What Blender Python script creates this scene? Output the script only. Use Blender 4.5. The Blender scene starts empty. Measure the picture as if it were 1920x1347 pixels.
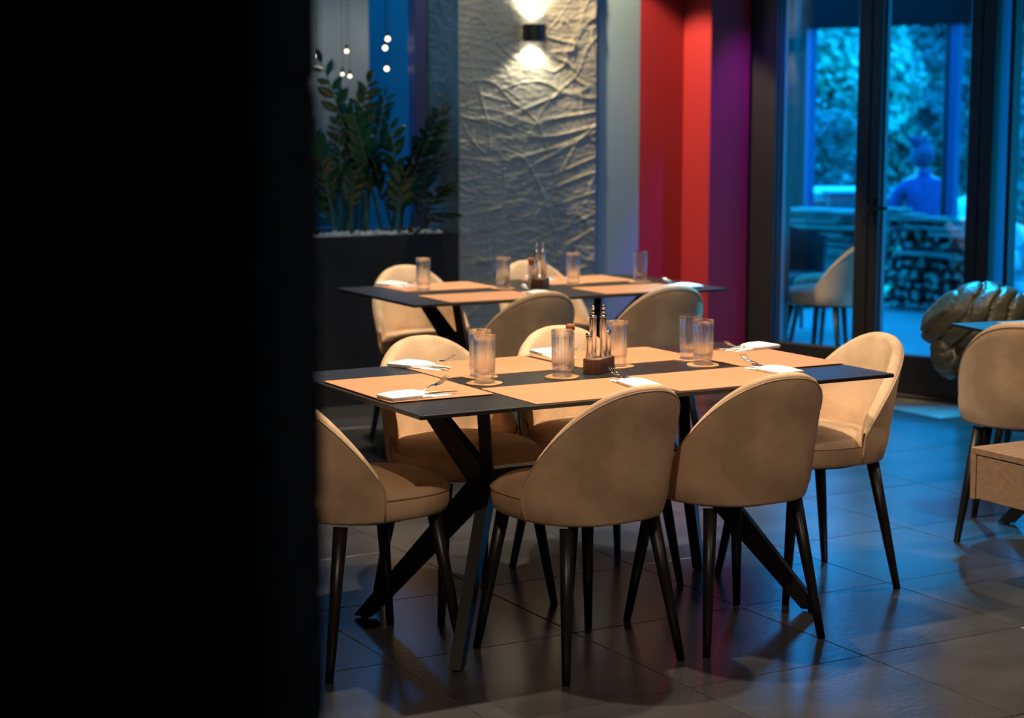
import bpy, bmesh, math, random
from math import sin, cos, pi, radians as R
from mathutils import Vector, Matrix, noise
C = bpy.context.scene.collection
SC = bpy.context.scene
rnd = random.Random(7)

# ---------------------------------------------------------------- camera
FPX, PITCH, CAMH = 3433.3, 0.134277, 1.5348
cam = bpy.data.cameras.new('camera'); cam.sensor_width = 36; cam.lens = FPX/1920*36
cam.clip_start = .05; cam.clip_end = 300
cam.dof.use_dof = True; cam.dof.focus_distance = 5.25; cam.dof.aperture_fstop = 2.9
co = bpy.data.objects.new('camera', cam); C.objects.link(co)
co.location = (0, 0, CAMH); co.rotation_euler = (pi/2-PITCH, 0, 0); SC.camera = co
# ---------------------------------------------------------------- sky and exposure
SC.view_settings.view_transform = 'Standard'; SC.view_settings.look = 'None'
SC.view_settings.gamma = 1; SC.view_settings.use_curve_mapping = False
SC.view_settings.exposure = 0.1
w = bpy.data.worlds.new('dusk'); SC.world = w; w.use_nodes = True
bg = w.node_tree.nodes['Background']; bg.inputs[0].default_value = (0.004, 0.34, 0.95, 1); bg.inputs[1].default_value = 7.8
SC.cycles.use_denoising = True
SC.cycles.sample_clamp_indirect = 6
SC.cycles.max_bounces = 10; SC.cycles.transparent_max_bounces = 16; SC.cycles.transmission_bounces = 10
SC.cycles.blur_glossy = .5
# ---------------------------------------------------------------- ceiling spots of the room
def spot(name, loc, tgt, power, col, size, blend=.35, rad=.03):
    l = bpy.data.lights.new(name, 'SPOT'); l.energy = power; l.color = col
    l.spot_size = R(size); l.spot_blend = blend; l.shadow_soft_size = rad
    o = bpy.data.objects.new(name, l); C.objects.link(o); o.location = loc
    o.rotation_euler = (Vector(tgt)-Vector(loc)).to_track_quat('-Z', 'Y').to_euler(); return o
WARM = (1, .85, .65); NEUT = (1, .78, .60)
TO = Vector((-.2394, 4.7055, 0)); TL = Vector((.87299, .48774, 0)); TS = Vector((-.48774, .87299, 0))
TA = math.atan2(TL.y, TL.x)
def T(u, v, z=0): return TO + TL*u + TS*v + Vector((0, 0, z))
def W_(q, n, z): return Vector((1.343+.733*q+.68*n, 10.6-.68*q+.733*n, z))
def lv_(px, v=4.42):
    a = (px-960)/FPX*.991; k = v + TO.dot(TS); y = k/(TS.x*a+TS.y); return Vector((a*y, y, 1.0))
def B_(u, v, z): return Vector((-.4022, 7.4666, 0))+Matrix.Rotation(-R(1.6), 3, 'Z') @ (TL*u+TS*v)+Vector((0, 0, z))
LAMPS = [  # (position, target, watts, colour, cone)
    (T(.35, .42, 2.93), T(.45, .5, 0), 190, WARM, 76),
    (T(1.15, .42, 2.93), T(1.1, .45, 0), 190, WARM, 76),
    (T(1.55, 3.25, 2.93), T(1.65, 3.0, 0), 150, WARM, 64),
    (T(2.45, 3.1, 2.93), T(2.35, 2.9, 0), 140, WARM, 60),
    (Vector((2.35, 6.3, 2.93)), Vector((2.25, 6.2, 0)), 105, WARM, 64),
    (Vector((.0, 2.2, 2.93)), Vector((.45, 4.4, .3)), 105, NEUT, 76),
    (Vector((2.4, 3.2, 2.93)), Vector((2.0, 4.6, 0)), 30, NEUT, 70),
    (T(2.80, 4.28, 2.93), (lv_(1312)), 340, (1, .72, .40), 46),  # added warm wash to brighten the left-facing red return
    (T(1.3, 3.0, 2.93), T(2.3, 4.7, 1.4), 20, (.30, .9, 1), 100),  # added cyan tint for the plants, column side and grey wall
    (T(2.35, 3.55, 2.93), T(2.35, 4.5, .7), 42, (1, .86, .66), 95),  # added warm fill for the column and planter
    (T(4.25, 3.70, 2.93), lv_(1376, 4.26)+Vector((0, 0, .2)), 380, (.13, .05, 1), 30, .9),  # added violet tint for the front face of the red pier
    (Vector((3.3, 6.2, 2.93)), Vector((1.1, 5.3, .5)), 14, (.35, .34, 1), 50),  # added pale violet tint for the right sides of the near chairs
    (Vector((2.05, 8.7, 2.93)), Vector((1.92, 7.9, 0)), 780, (.0, .46, 1), 66),  # added blue to strengthen the daylight on the floor by the doors
    (T(.85, 1.05, 2.93), B_(.75, -.25, .45), 75, WARM, 72),  # added fill for the backs of the chairs between the tables
]
for L_ in LAMPS: spot('ceiling_spot_light', *L_)

# ================================================================ materials
def mat(name, col, rough=.5, metal=0, var=0, vscale=6, bump=0, bscale=80, sheen=0, emit=0, spec=.5, stretch=(1, 1, 1), detail=4, coat=0, alt=None, thr=(.3, .7)):
    m = bpy.data.materials.new(name); m.use_nodes = True; nt = m.node_tree; n = nt.nodes; b = n['Principled BSDF']
    b.inputs['Base Color'].default_value = (*col, 1); b.inputs['Roughness'].default_value = rough
    b.inputs['Metallic'].default_value = metal; b.inputs['Specular IOR Level'].default_value = spec
    if sheen: b.inputs['Sheen Weight'].default_value = sheen; b.inputs['Sheen Roughness'].default_value = .4; b.inputs['Sheen Tint'].default_value = (*[min(1, c*1.3) for c in col], 1)
    if coat: b.inputs['Coat Weight'].default_value = coat
    if emit: b.inputs['Emission Color'].default_value = (*col, 1); b.inputs['Emission Strength'].default_value = emit
    if var or bump or alt:
        tc = n.new('ShaderNodeTexCoord'); mp = n.new('ShaderNodeMapping'); mp.inputs['Scale'].default_value = stretch
        nt.links.new(tc.outputs['Object'], mp.inputs[0])
    if var or alt:
        t = n.new('ShaderNodeTexNoise'); t.inputs['Scale'].default_value = vscale; t.inputs['Detail'].default_value = detail
        nt.links.new(mp.outputs[0], t.inputs[0]); r = n.new('ShaderNodeValToRGB'); nt.links.new(t.outputs[0], r.inputs[0])
        a = alt if alt else tuple(c*(1-var) for c in col)
        e = r.color_ramp.elements; e[0].position = thr[0]; e[0].color = (*a, 1); e[1].position = thr[1]; e[1].color = (*(col if alt else tuple(min(1, c*(1+var)) for c in col)), 1)
        nt.links.new(r.outputs[0], b.inputs['Base Color'])
    if bump:
        t2 = n.new('ShaderNodeTexNoise'); t2.inputs['Scale'].default_value = bscale; t2.inputs['Detail'].default_value = 5
        nt.links.new(mp.outputs[0], t2.inputs[0]); bn = n.new('ShaderNodeBump'); bn.inputs['Strength'].default_value = bump; bn.inputs['Distance'].default_value = .01
        nt.links.new(t2.outputs[0], bn.inputs['Height']); nt.links.new(bn.outputs[0], b.inputs['Normal'])
    return m
def pane_mat(name, tint, refl=1.45):
    m = bpy.data.materials.new(name); m.use_nodes = True; nt = m.node_tree; n = nt.nodes
    n.remove(n['Principled BSDF']); o = n['Material Output']
    a = n.new('ShaderNodeBsdfTransparent'); a.inputs[0].default_value = (*tint, 1)
    g = n.new('ShaderNodeBsdfGlossy'); g.inputs['Roughness'].default_value = .01
    lw = n.new('ShaderNodeLayerWeight'); lw.inputs[0].default_value = .5; pw = n.new('ShaderNodeMath'); pw.operation = 'POWER'; pw.inputs[1].default_value = 5; f = n.new('ShaderNodeMath'); f.operation = 'MULTIPLY_ADD'; f.inputs[1].default_value = .9; f.inputs[2].default_value = .035
    nt.links.new(lw.outputs['Facing'], pw.inputs[0]); nt.links.new(pw.outputs[0], f.inputs[0]); x = n.new('ShaderNodeMixShader')
    nt.links.new(f.outputs[0], x.inputs[0]); nt.links.new(a.outputs[0], x.inputs[1]); nt.links.new(g.outputs[0], x.inputs[2]); nt.links.new(x.outputs[0], o.inputs[0])
    return m
def glass_mat():
    m = bpy.data.materials.new('clear_glass'); m.use_nodes = True; b = m.node_tree.nodes['Principled BSDF']
    b.inputs['Transmission Weight'].default_value = 1; b.inputs['Roughness'].default_value = 0; b.inputs['IOR'].default_value = 1.46
    b.inputs['Base Color'].default_value = (1, 1, 1, 1)
    nt = m.node_tree; o = nt.nodes['Material Output']; t = nt.nodes.new('ShaderNodeBsdfTransparent'); x = nt.nodes.new('ShaderNodeMixShader'); x.inputs[0].default_value = .5
    nt.links.new(t.outputs[0], x.inputs[1]); nt.links.new(b.outputs[0], x.inputs[2]); nt.links.new(x.outputs[0], o.inputs[0]); return m
M = dict(
    velvet=mat('beige_velvet', (.63, .415, .25), .75, var=.21, vscale=5.5, bump=.12, bscale=240, sheen=.12, spec=.2, thr=(.38, .62), detail=3),
    piping=mat('piping_velvet', (.58, .39, .26), .7, sheen=.3, spec=.2),
    leg=mat('black_leg', (.012, .011, .011), .38),
    tabletop=mat('black_laminate', (.028, .026, .024), .36, var=.25, vscale=30, bump=.05, bscale=300, spec=.38),
    tableleg=mat('black_steel', (.014, .013, .012), .42, bump=.04, bscale=400),
    matt=mat('tan_leather', (.64, .30, .145), .55, var=.04, vscale=3, bump=.06, bscale=500, spec=.3),
    coaster=mat('tan_coaster', (.62, .33, .15), .5, var=.1, vscale=20, spec=.3),
    glass=glass_mat(),
    napkin=mat('white_paper', (.86, .85, .83), .8, bump=.15, bscale=120),
    steel=mat('polished_steel', (.72, .71, .69), .14, 1),
    chrome=mat('brushed_tube', (.80, .76, .72), .2, 1, bump=.05, bscale=90, stretch=(1, 1, .05)),
    walnut=mat('walnut', (.17, .065, .03), .42, alt=(.06, .022, .012), vscale=9, stretch=(1, 1, 7), detail=6),
    cork=mat('cork', (.38, .14, .06), .8, var=.3, vscale=150),
    spice=mat('peppers', (.42, .20, .05), .6, var=.5, vscale=60),
    tile=mat('slate_tile', (.078, .076, .075), .25, alt=(.040, .039, .040), vscale=2.2, bump=.08, bscale=26, detail=8, spec=1.0, stretch=(1, 2.4, 1)),
    grout=mat('grout', (.30, .28, .26), .9, alt=(.06, .058, .055), vscale=1.3, thr=(.42, .6)),
    plaster=mat('grey_plaster', (.23, .222, .185), .48, var=.12, vscale=5, bump=.7, bscale=42, spec=.5),
    greywall=mat('blue_grey_paint', (.19, .28, .33), .6, bump=.05, bscale=90),
    red=mat('red_paint', (.30, .012, .020), .65, bump=.06, bscale=160),
    dark=mat('dark_wall', (.035, .033, .031), .7, bump=.2, bscale=30),
    planter=mat('planter_black', (.026, .023, .021), .7, spec=.12, var=.2, vscale=4),
    pebble=mat('pebble', (.80, .76, .70), .7, var=.15, vscale=30),
    leaf=mat('glossy_leaf', (.010, .048, .024), .2, var=.4, vscale=9, spec=.8),
    soffit=mat('dark_soffit', (.010, .011, .013), .9, spec=.04),
    stem=mat('plant_stem', (.06, .09, .03), .5, var=.3, vscale=20),
    frame=mat('anthracite_frame', (.015, .014, .013), .38, spec=.5),
    bead=mat('aluminium_bead', (.20, .21, .23), .35, .3),
    pane=pane_mat('door_glass', (.93, .97, 1)),
    stone=mat('dark_stone', (.11, .11, .115), .9, spec=.05, alt=(.008, .008, .008), vscale=2.2, bump=.8, bscale=22),
    oak=mat('light_wood', (.36, .22, .13), .5, alt=(.27, .155, .09), vscale=5, stretch=(1, 8, 14), detail=6),
    jacket=mat('olive_nylon', (.085, .070, .034), .42, bump=.25, bscale=60, spec=.6),
    ceiling=mat('ceiling_paint', (.10, .10, .10), .8),
    sconce=mat('sconce_black', (.01, .01, .01), .45),
    lampglow=mat('lamp_glow', (1, .88, .66), emit=14),
    bulb=mat('bulb_glow', (1, .78, .48), emit=4),
    wire=mat('wire', (.01, .01, .01), .6),
    terrace=mat('terrace_tile', (.42, .42, .42), .3, var=.15, vscale=2),
    wood_old=mat('weathered_plank', (.34, .32, .29), .7, alt=(.08, .07, .06), vscale=4, stretch=(1, 6, 1), bump=.4, bscale=20),
    log_end=mat('split_log', (.34, .31, .26), .8, alt=(.03, .028, .025), vscale=14, bump=.5, bscale=30, thr=(.4, .62)),
    wicker=mat('dark_wicker', (.04, .04, .045), .5, bump=.8, bscale=70),
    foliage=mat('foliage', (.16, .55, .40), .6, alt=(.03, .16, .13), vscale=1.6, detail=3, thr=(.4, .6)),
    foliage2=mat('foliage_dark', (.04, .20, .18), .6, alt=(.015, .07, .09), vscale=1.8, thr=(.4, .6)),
    trunk=mat('trunk', (.12, .09, .07), .9, bump=.5, bscale=20),
    grass=mat('lawn', (.10, .42, .18), .9, var=.4, vscale=3),
    gwall=mat('garden_wall', (.16, .42, .48), .8, var=.1, vscale=2),
    snow=mat('pale_stone', (.62, .74, .78), .8, var=.2, vscale=8, bump=.5, bscale=20),
    coat=mat('blue_coat', (.02, .035, .16), .8, var=.3, vscale=9, bump=.2, bscale=60),
    hair=mat('dark_hair', (.02, .02, .08), .6, bump=.6, bscale=80),
    skin=mat('skin', (.45, .28, .22), .6),
    crate=mat('pale_crate', (.55, .60, .62), .6),
    box=mat('dark_crate', (.05, .09, .12), .6),
    curtain=mat('pale_curtain', (.60, .60, .62), .8, var=.05, vscale=2),
    outwall=mat('outside_render', (.030, .042, .055), .8, var=.1, vscale=2),
    post=mat('painted_post', (.06, .07, .20), .35, .2),
)
# ================================================================ mesh helpers
def link(name, me, m, parent=None, loc=(0, 0, 0), rot=(0, 0, 0), smooth=False):
    if m is not None and not me.materials: me.materials.append(m)
    if smooth:
        for p in me.polygons: p.use_smooth = True
    o = bpy.data.objects.new(name, me); C.objects.link(o); o.location = loc; o.rotation_euler = rot
    if parent: o.parent = parent
    return o
def pyd(name, vs, fs, m, parent=None, smooth=False, **k):
    me = bpy.data.meshes.new(name); me.from_pydata([tuple(v) for v in vs], [], fs); me.validate(); me.update()
    return link(name, me, m, parent, smooth=smooth, **k)
def bmo(name, bm, m, parent=None, smooth=False, **k):
    bmesh.ops.recalc_face_normals(bm, faces=bm.faces)
    me = bpy.data.meshes.new(name); bm.to_mesh(me); bm.free(); return link(name, me, m, parent, smooth=smooth, **k)
def add_box(bm, lo, hi, bev=0, mtx=None, seg=1):
    r = bmesh.ops.create_cube(bm, size=1)['verts']
    c = [(a+b)/2 for a, b in zip(lo, hi)]; s = [b-a for a, b in zip(lo, hi)]
    for v in r: v.co = Vector((v.co.x*s[0]+c[0], v.co.y*s[1]+c[1], v.co.z*s[2]+c[2]))
    if bev:
        es = list({e for v in r for e in v.link_edges})
        q = bmesh.ops.bevel(bm, geom=es, offset=bev, segments=seg, affect='EDGES', profile=.5)
        r = list({v for f in q['faces'] for v in f.verts} | {v for v in r if v.is_valid})
    if mtx is not None:
        bmesh.ops.transform(bm, matrix=mtx, verts=r)
def box(name, lo, hi, m, parent=None, bev=0, seg=1, **k):
    bm = bmesh.new(); add_box(bm, lo, hi, bev, seg=seg); return bmo(name, bm, m, parent, **k)
def lathe(name, prof, m, parent=None, seg=32, flute=None, cap=True, smooth=True, **k):
    vs, fs = [], []
    for i, (r, z) in enumerate(prof):
        for j in range(seg):
            a = 2*pi*j/seg; rr = r
            if flute and flute[0] <= i <= flute[1]: rr = r*(1-flute[3]*(.5+.5*cos(a*flute[2])))
            vs.append((rr*cos(a), rr*sin(a), z))
    for i in range(len(prof)-1):
        for j in range(seg):
            a, b = i*seg+j, i*seg+(j+1) % seg; fs.append((a, b, b+seg, a+seg))
    if cap: fs.append(tuple(range(seg))[::-1]); fs.append(tuple((len(prof)-1)*seg+j for j in range(seg)))
    return pyd(name, vs, fs, m, parent, smooth, **k)
def tube_data(pts, rad, seg=8, flat=1.0):
    vs, fs = [], []; n = len(pts); pts = [Vector(p) for p in pts]; up = None
    for i, p in enumerate(pts):
        d = (pts[min(i+1, n-1)]-pts[max(i-1, 0)]).normalized()
        if up is None: up = Vector((0, 0, 1)) if abs(d.z) < .9 else Vector((0, 1, 0))
        a = d.cross(up).normalized(); b = a.cross(d).normalized(); up = b
        r = rad[i] if isinstance(rad, (list, tuple)) else rad
        for j in range(seg):
            t = 2*pi*j/seg; vs.append(p + a*cos(t)*r + b*sin(t)*r*flat)
    for i in range(n-1):
        for j in range(seg):
            a, b = i*seg+j, i*seg+(j+1) % seg; fs.append((a, b, b+seg, a+seg))
    fs.append(tuple(range(seg))[::-1]); fs.append(tuple((n-1)*seg+j for j in range(seg)))
    return vs, fs
def tube(name, pts, rad, m, parent=None, seg=8, flat=1.0, smooth=True, **k):
    vs, fs = tube_data(pts, rad, seg, flat); return pyd(name, vs, fs, m, parent, smooth, **k)
def bar(bm, a, b, wdt, thk, side):
    """flat bar from a to b; 'side' is the direction of its thickness"""
    a, b = Vector(a), Vector(b); d = (b-a).normalized(); s = Vector(side); s = (s-d*s.dot(d)).normalized(); t = d.cross(s)
    q = [p+s*sx*thk/2+t*tx*wdt/2 for p in (a, b) for sx, tx in ((-1, -1), (1, -1), (1, 1), (-1, 1))]
    vs = [bm.verts.new(v) for v in q]
    for f in ((0, 1, 2, 3), (4, 5, 6, 7), (0, 1, 5, 4), (1, 2, 6, 5), (2, 3, 7, 6), (3, 0, 4, 7)): bm.faces.new([vs[i] for i in f])
def thing(name, label, cat, loc=(0, 0, 0), rz=0, group=None):
    o = bpy.data.objects.new(name, None); C.objects.link(o); o.empty_display_size = .1
    o.location = loc; o.rotation_euler = (0, 0, rz); return tag(o, label, cat, group)
def tag(o, label, cat, group=None):
    o['label'] = label; o['category'] = cat
    if group: o['group'] = group
    return o
def struct(o): o['kind'] = 'structure'; return o
KIDS = {}
def dup(root, label, loc, rz, group=None):
    def cp(o, par):
        c = o.copy(); C.objects.link(c); c.parent = par
        for ch in o.children: cp(ch, c)
        return c
    r = cp(root, None); r.location = loc; r.rotation_euler = (0, 0, rz); r['label'] = label
    if group: r['group'] = group
    return r
class Proto:
    """first call places the built thing itself, later calls copy it"""
    def __init__(s, root): s.root = root; s.used = False
    def put(s, label, loc, rz, group):
        if not s.used:
            s.used = True; o = s.root; o.location = loc; o.rotation_euler = (0, 0, rz); o['label'] = label
            if group: o['group'] = group
            return o
        return dup(s.root, label, loc, rz, group)
def atY(px, py, y):
    """point seen at a pixel of the photograph, y metres out"""
    X = (px-960)/FPX; Y = -(py-673.5)/FPX
    d = Vector((X, cos(PITCH)+Y*sin(PITCH), -sin(PITCH)+Y*cos(PITCH))); return d*(y/d.y)+Vector((0, 0, CAMH))
def atZ(px, py, z):
    X = (px-960)/FPX; Y = -(py-673.5)/FPX
    d = Vector((X, cos(PITCH)+Y*sin(PITCH), -sin(PITCH)+Y*cos(PITCH))); return d*((z-CAMH)/d.z)+Vector((0, 0, CAMH))

# door wall frame: origin, along (to the right), outward normal
WO = Vector((1.343, 10.6, 0)); E1 = Vector((.733, -.680, 0)); EN = Vector((.680, .733, 0)); WA = math.atan2(E1.y, E1.x)
def W(q, n, z=0): return WO + E1*q + EN*n + Vector((0, 0, z))
def qof(px, n=0):
    """distance along the door wall (n out from it) of a vertical seen at this column"""
    a = (px-960)/FPX*.991; b = WO+EN*n; return (a*b.y-b.x)/(E1.x-a*E1.y)
def wbox(name, q0, q1, n0, n1, z0, z1, m, parent=None, bev=0):
    """box laid out in the door wall's frame"""
    bm = bmesh.new(); add_box(bm, (q0, n0, z0), (q1, n1, z1), bev)
    if parent is None:
        o = bmo(name, bm, m, loc=tuple(WO), rot=(0, 0, WA)); return o
    return bmo(name, bm, m, parent)

# ================================================================ SETTING
HC = 3.0
# --- floor: sub-floor with grout, tiles as single objects
fl = box('floor', (-6, -3, -.06), (9, 14, -.003), M['grout']); struct(fl)
fl['label'] = 'dark slate tiled floor'
tile_me = None
rows = {}
for i in range(-6, 14):
    for j in range(-6, 11):
        u, v = .052+.6*i, -.302+.597*j
        c = T(u+.3, v+.2985)
        if c.y < .8 or c.y > 11.2 or c.x < -3 or c.x > 4.6: continue
        if (c-WO).dot(EN) > -.30 and c.x > 1: continue
        a = (c.x)/c.y
        if abs(a) > .36: continue
        if tile_me is None:
            bm = bmesh.new(); add_box(bm, (-.2982, -.2967, -.004), (.2982, .2967, .0), .0012)
            t = bmo('tile', bm, M['tile'], fl); tile_me = t.data
        else: t = link('tile', tile_me, None, fl)
        t.location = (c.x, c.y, rnd.uniform(-.0006, .0)); t.rotation_euler = (0, 0, TA)
# ceiling and outer walls of the room
struct(box('ceiling', (-6, -3, HC), (7, 12.5, HC+.1), M['ceiling']))
struct(box('wall_left', (-4.2, -3, 0), (-4.0, 9, HC), M['dark']))
struct(box('wall_rear', (-4.2, -3.0, 0), (7, -2.8, HC), M['dark']))
struct(box('wall_right', (5.2, -3, 0), (5.4, 7.1, HC), M['dark']))

# --- window wall on the left (parallel to the tables), textured column, grey wall, red pier
def lv(px, v):   # point on the line v = const (table frame) seen at column px
    a = (px-960)/FPX*.991; k = v + TO.dot(TS); y = k/(TS.x*a+TS.y); return Vector((a*y, y, 0))
VF = 4.50
def uof(px, v): return (lv(px, v)-TO).dot(TL)
def tbox(name, u0, u1, v0, v1, z0, z1, m, parent=None, bev=0):
    bm = bmesh.new(); add_box(bm, (u0, v0, z0), (u1, v1, z1), bev)
    if parent is None: return bmo(name, bm, m, loc=tuple(TO), rot=(0, 0, TA))
    return bmo(name, bm, m, parent)
uc0, uc1 = uof(861, VF), uof(1119, VF)
# textured column: displaced front and left faces
def relief(p, fine=1.0):
    x, z = p[0], p[1]
    wx = noise.noise(Vector((x*1.7, z*1.7, 3)))*.35
    s = 0
    # long creases, mostly horizontal and sagging, with a few diagonals
    def ridge(q, k): return max(0, 1-abs(noise.noise(q))*k)**1.5
    m1 = max(0, min(1, .55+1.3*noise.noise(Vector((x*1.9, z*1.6, 11)))))
    m2 = max(0, min(1, .5+1.5*noise.noise(Vector((x*2.3, z*1.9, 21)))))
    s += ridge(Vector((x*1.5+wx, (z+.30*wx-.22*x)*11, 1.7)), 7)*.0060*(.35+.65*m1)
    s += ridge(Vector((x*3.4-wx, (z+.25*x+.3*wx)*21, 8.1)), 5)*.0042*m2
    s += ridge(Vector((x*6+wx, (z-.15*x+.3*wx)*36, 5.1)), 4)*.0022*(1-.5*m1)
    s += ridge(Vector(((x*1.0+z*.55)*6, (z-x)*2.2, 4.4)), 12)*.0050
    s += ridge(Vector(((x*1.0-z*.9)*5, (z+x)*2.0, 14.4)), 14)*.0040*m1
    s += noise.noise(Vector((x*34, z*42, 2)))*.0010*fine
    return s
def relief_face(name, w_, h_, nx, nz, mtx, m, parent, k=1.0, z0=0):
    vs = []; fs = []
    for j in range(nz+1):
        for i in range(nx+1):
            x = w_*i/nx; z = z0+(h_-z0)*j/nz
            e = min(1, min(i, nx-i)/2.)
            vs.append((x, -relief((x, z))*k*e, z))
    for j in range(nz):
        for i in range(nx):
            a = j*(nx+1)+i; fs.append((a, a+1, a+nx+2, a+nx+1))
    o = pyd(name, vs, fs, m, parent, smooth=True); o.matrix_local = mtx; return o
colw = struct(tbox('wall_column', uc0+.012, uc1, VF+.012, VF+.60, 0, HC, M['plaster']))
cw = uc1-uc0
relief_face('plaster_relief', cw, HC, 260, 800, Matrix.Translation((uc0, VF+.008, 0)), M['plaster'], colw)
relief_face('plaster_relief', .40, HC, 60, 400, Matrix.Translation((uc0+.008, VF+.408, 0)) @ Matrix.Rotation(-pi/2, 4, 'Z'), M['plaster'], colw, .5)
ug1 = uof(1199, VF+.05)
struct(tbox('wall_grey', uc1, ug1, VF+.05, VF+.3, 0, HC, M['greywall']))
# red pier: recessed strip, left-facing return, front face
ur1 = uof(1281, VF+.05)
pB = lv(1281, VF+.05)
k = None
# front face lies d in front of the strip
a = (1331-960)/FPX*.991
d_ = (a*pB.y-pB.x)/(-TS.x+a*TS.y)
struct(tbox('wall_red', ug1, ur1, VF+.05, VF+.3, 0, HC, M['red']))
uE = uof(1400, VF+.05-d_)
struct(tbox('wall_red_pier', ur1, uE+.02, VF+.05-d_, VF+.5, 0, HC, M['red'], bev=.004))
# back wall behind planter: window with frame
VW = VF+.42
uw0, uw1 = uc0-2.4, uc0+.02
struct(tbox('wall_sill', uw0-1.5, uc0+.02, VW, VW+.2, 0, .86, M['dark']))
struct(tbox('wall_window_left', uw0-1.5, uw0, VW, VW+.2, .86, HC, M['dark']))
win = struct(tbox('window_1', uw0, uw1, VW, VW+.07, 2.85, HC, M['frame']))
upost0, upost1 = uof(776, VW), uof(801, VW)
tbox('window_post', upost0, upost1, VW-.02, VW+.07, .86, 2.85, M['post'], win, .004)
tbox('window_post', upost1, uw1, VW, VW+.06, .86, 2.85, M['plaster'], win)
tbox('window_post', uw0, uw0+.06, VW, VW+.07, .86, 2.85, M['frame'], win, .004)
tbox('window_sill', uw0, uw1, VW-.02, VW+.07, .86, .90, M['frame'], win, .004)
tbox('window_pane', uw0, upost0, VW+.03, VW+.036, .90, 2.85, M['pane'], win)

# --- door wall
DH = 2.62
q_j0, q_l0 = qof(1399), qof(1464)
struct(wbox('door_frame_trim_1', q_j0, q_l0, -.05, .12, 0, DH+.4, M['frame'], bev=.004)).name = 'trim_1'
struct(wbox('trim_2', q_j0, qof(1893)+3.6, -.04, .12, DH, HC, M['frame']))
def leaf(name, q0, q1, s0, s1, handle=None, z0=.02, rail=.21, top=.1):
    """glazed door leaf: stiles, rails, glazing bead, pane"""
    lf = struct(wbox(name, q0, q0+s0, -.03, .035, z0, DH, M['frame'], bev=.003))
    wbox('stile', q1-s1, q1, -.03, .035, z0, DH, M['frame'], lf, .003)
    wbox('bottom_rail', q0+s0, q1-s1, -.028, .033, z0, z0+rail, M['frame'], lf, .003)
    wbox('top_rail', q0+s0, q1-s1, -.028, .033, DH-top, DH, M['frame'], lf, .003)
    for a, b in ((q0+s0, q0+s0+.012), (q1-s1-.012, q1-s1)):
        wbox('glazing_bead', a, b, .004, .034, z0+rail, DH-top, M['bead'], lf)
    wbox('door_pane', q0+s0, q1-s1, .0, .006, z0+rail, DH-top, M['pane'], lf)
    return lf
q_a, q_b, q_c, q_d = qof(1464), qof(1638), qof(1844), qof(1867)
q_s0 = q_b-qof(1613)
d1 = leaf('door_1', q_a, q_b-.003, .008, q_s0)
d2 = leaf('door_2', q_b+.003, q_c-.003, qof(1656)-q_b, q_c-qof(1822))
# mullion with deep reveal, then a window
mul = struct(wbox('trim_3', q_c, q_d, -.03, .04, 0, DH, M['frame'], bev=.003))
wbox('mullion_fin', q_d-.05, q_d-.001, .04, .16, 0, DH, M['post'], mul)
w2 = struct(wbox('window_2', q_d+.06, q_d+.085, .02, .10, 0, DH, M['frame']))
zs = .60
wbox('window_pane', q_d+.085, q_d+1.6, .08, .086, zs, DH, M['pane'], w2)
wbox('window_rail', q_d, q_d+1.6, .0, .12, zs-.07, zs, M['frame'], w2, .004)
wbox('lower_panel', q_d, q_d+1.6, .03, .10, .18, zs-.07, M['frame'], w2)
struct(wbox('wall_door_right', q_d+1.6, q_d+3.6, 0, .15, 0, HC, M['dark']))
struct(wbox('baseboard_door', q_j0, q_d+1.6, -.065, .14, -.003, .018, M['frame'], bev=.003))
wbox('threshold_step', q_d, q_d+1.6, -.03, .12, .018, .18, M['frame'], w2)
# door handle on leaf 2's meeting stile, cylinder keyhole on leaf 1
hp = atY(1652, 388, 10.05); hq = (hp-WO).dot(E1); hz = hp.z
hd = wbox('door_handle', hq-.016, hq+.016, -.038, -.030, hz-.09, hz+.05, M['sconce'], d2, .003)
bm = bmesh.new(); add_box(bm, (hq-.010, -.085, hz-.010), (hq+.010, -.038, hz+.010), .003); add_box(bm, (hq-.012, -.092, hz-.009), (hq+.125, -.074, hz+.009), .005)
bmo('handle_lever', bm, M['sconce'], hd)
kp = atY(1637, 413, 10.05); kq = (kp-WO).dot(E1)-.02
bm = bmesh.new(); add_box(bm, (kq-.008, -.037, kp.z-.024), (kq+.008, -.030, kp.z+.024), .003)
bmo('key_cylinder', bm, M['steel'], d1)

# ================================================================ FOREGROUND STONE PIER
def rough_pier():
    x0, x1, y0, y1 = -1.3, -.178, 1.30, 1.70
    bm = bmesh.new(); nz = 60
    # courses of split-face stone
    return (x0, x1, y0, y1)
x0, x1, y0, y1 = rough_pier()
pier = box('wall_pier', (x0, y0+.02, 0), (x1-.003, y1-.004, HC), M['stone']); struct(pier)
zc = 0
while zc < HC-.02:
    h_ = rnd.choice([.06, .09, .12]); h_ = min(h_, HC-zc)
    xx = x1
    first = True
    while xx > x0:
        wd = rnd.uniform(.16, .34); 
        if first: wd *= rnd.uniform(.6, 1)
        xa = max(x0, xx-wd); bm = bmesh.new()
        pr = rnd.uniform(0, .018)
        add_box(bm, (xa+.003, y0-pr, zc+.003), (xx-(.003 if not first else .004+0*pr), y0+.05, zc+h_-.003), .006)
        if .2 < zc+h_ and zc < 2.4: bmo('stone', bm, M['stone'], pier)
        else: bm.free()
        first = False; xx = xa
    bm = bmesh.new(); add_box(bm, (x1-.06, y0+.052, zc+.003), (x1, y1, zc+h_-.003), .005)
    bmo('stone', bm, M['stone'], pier)
    zc += h_

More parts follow.
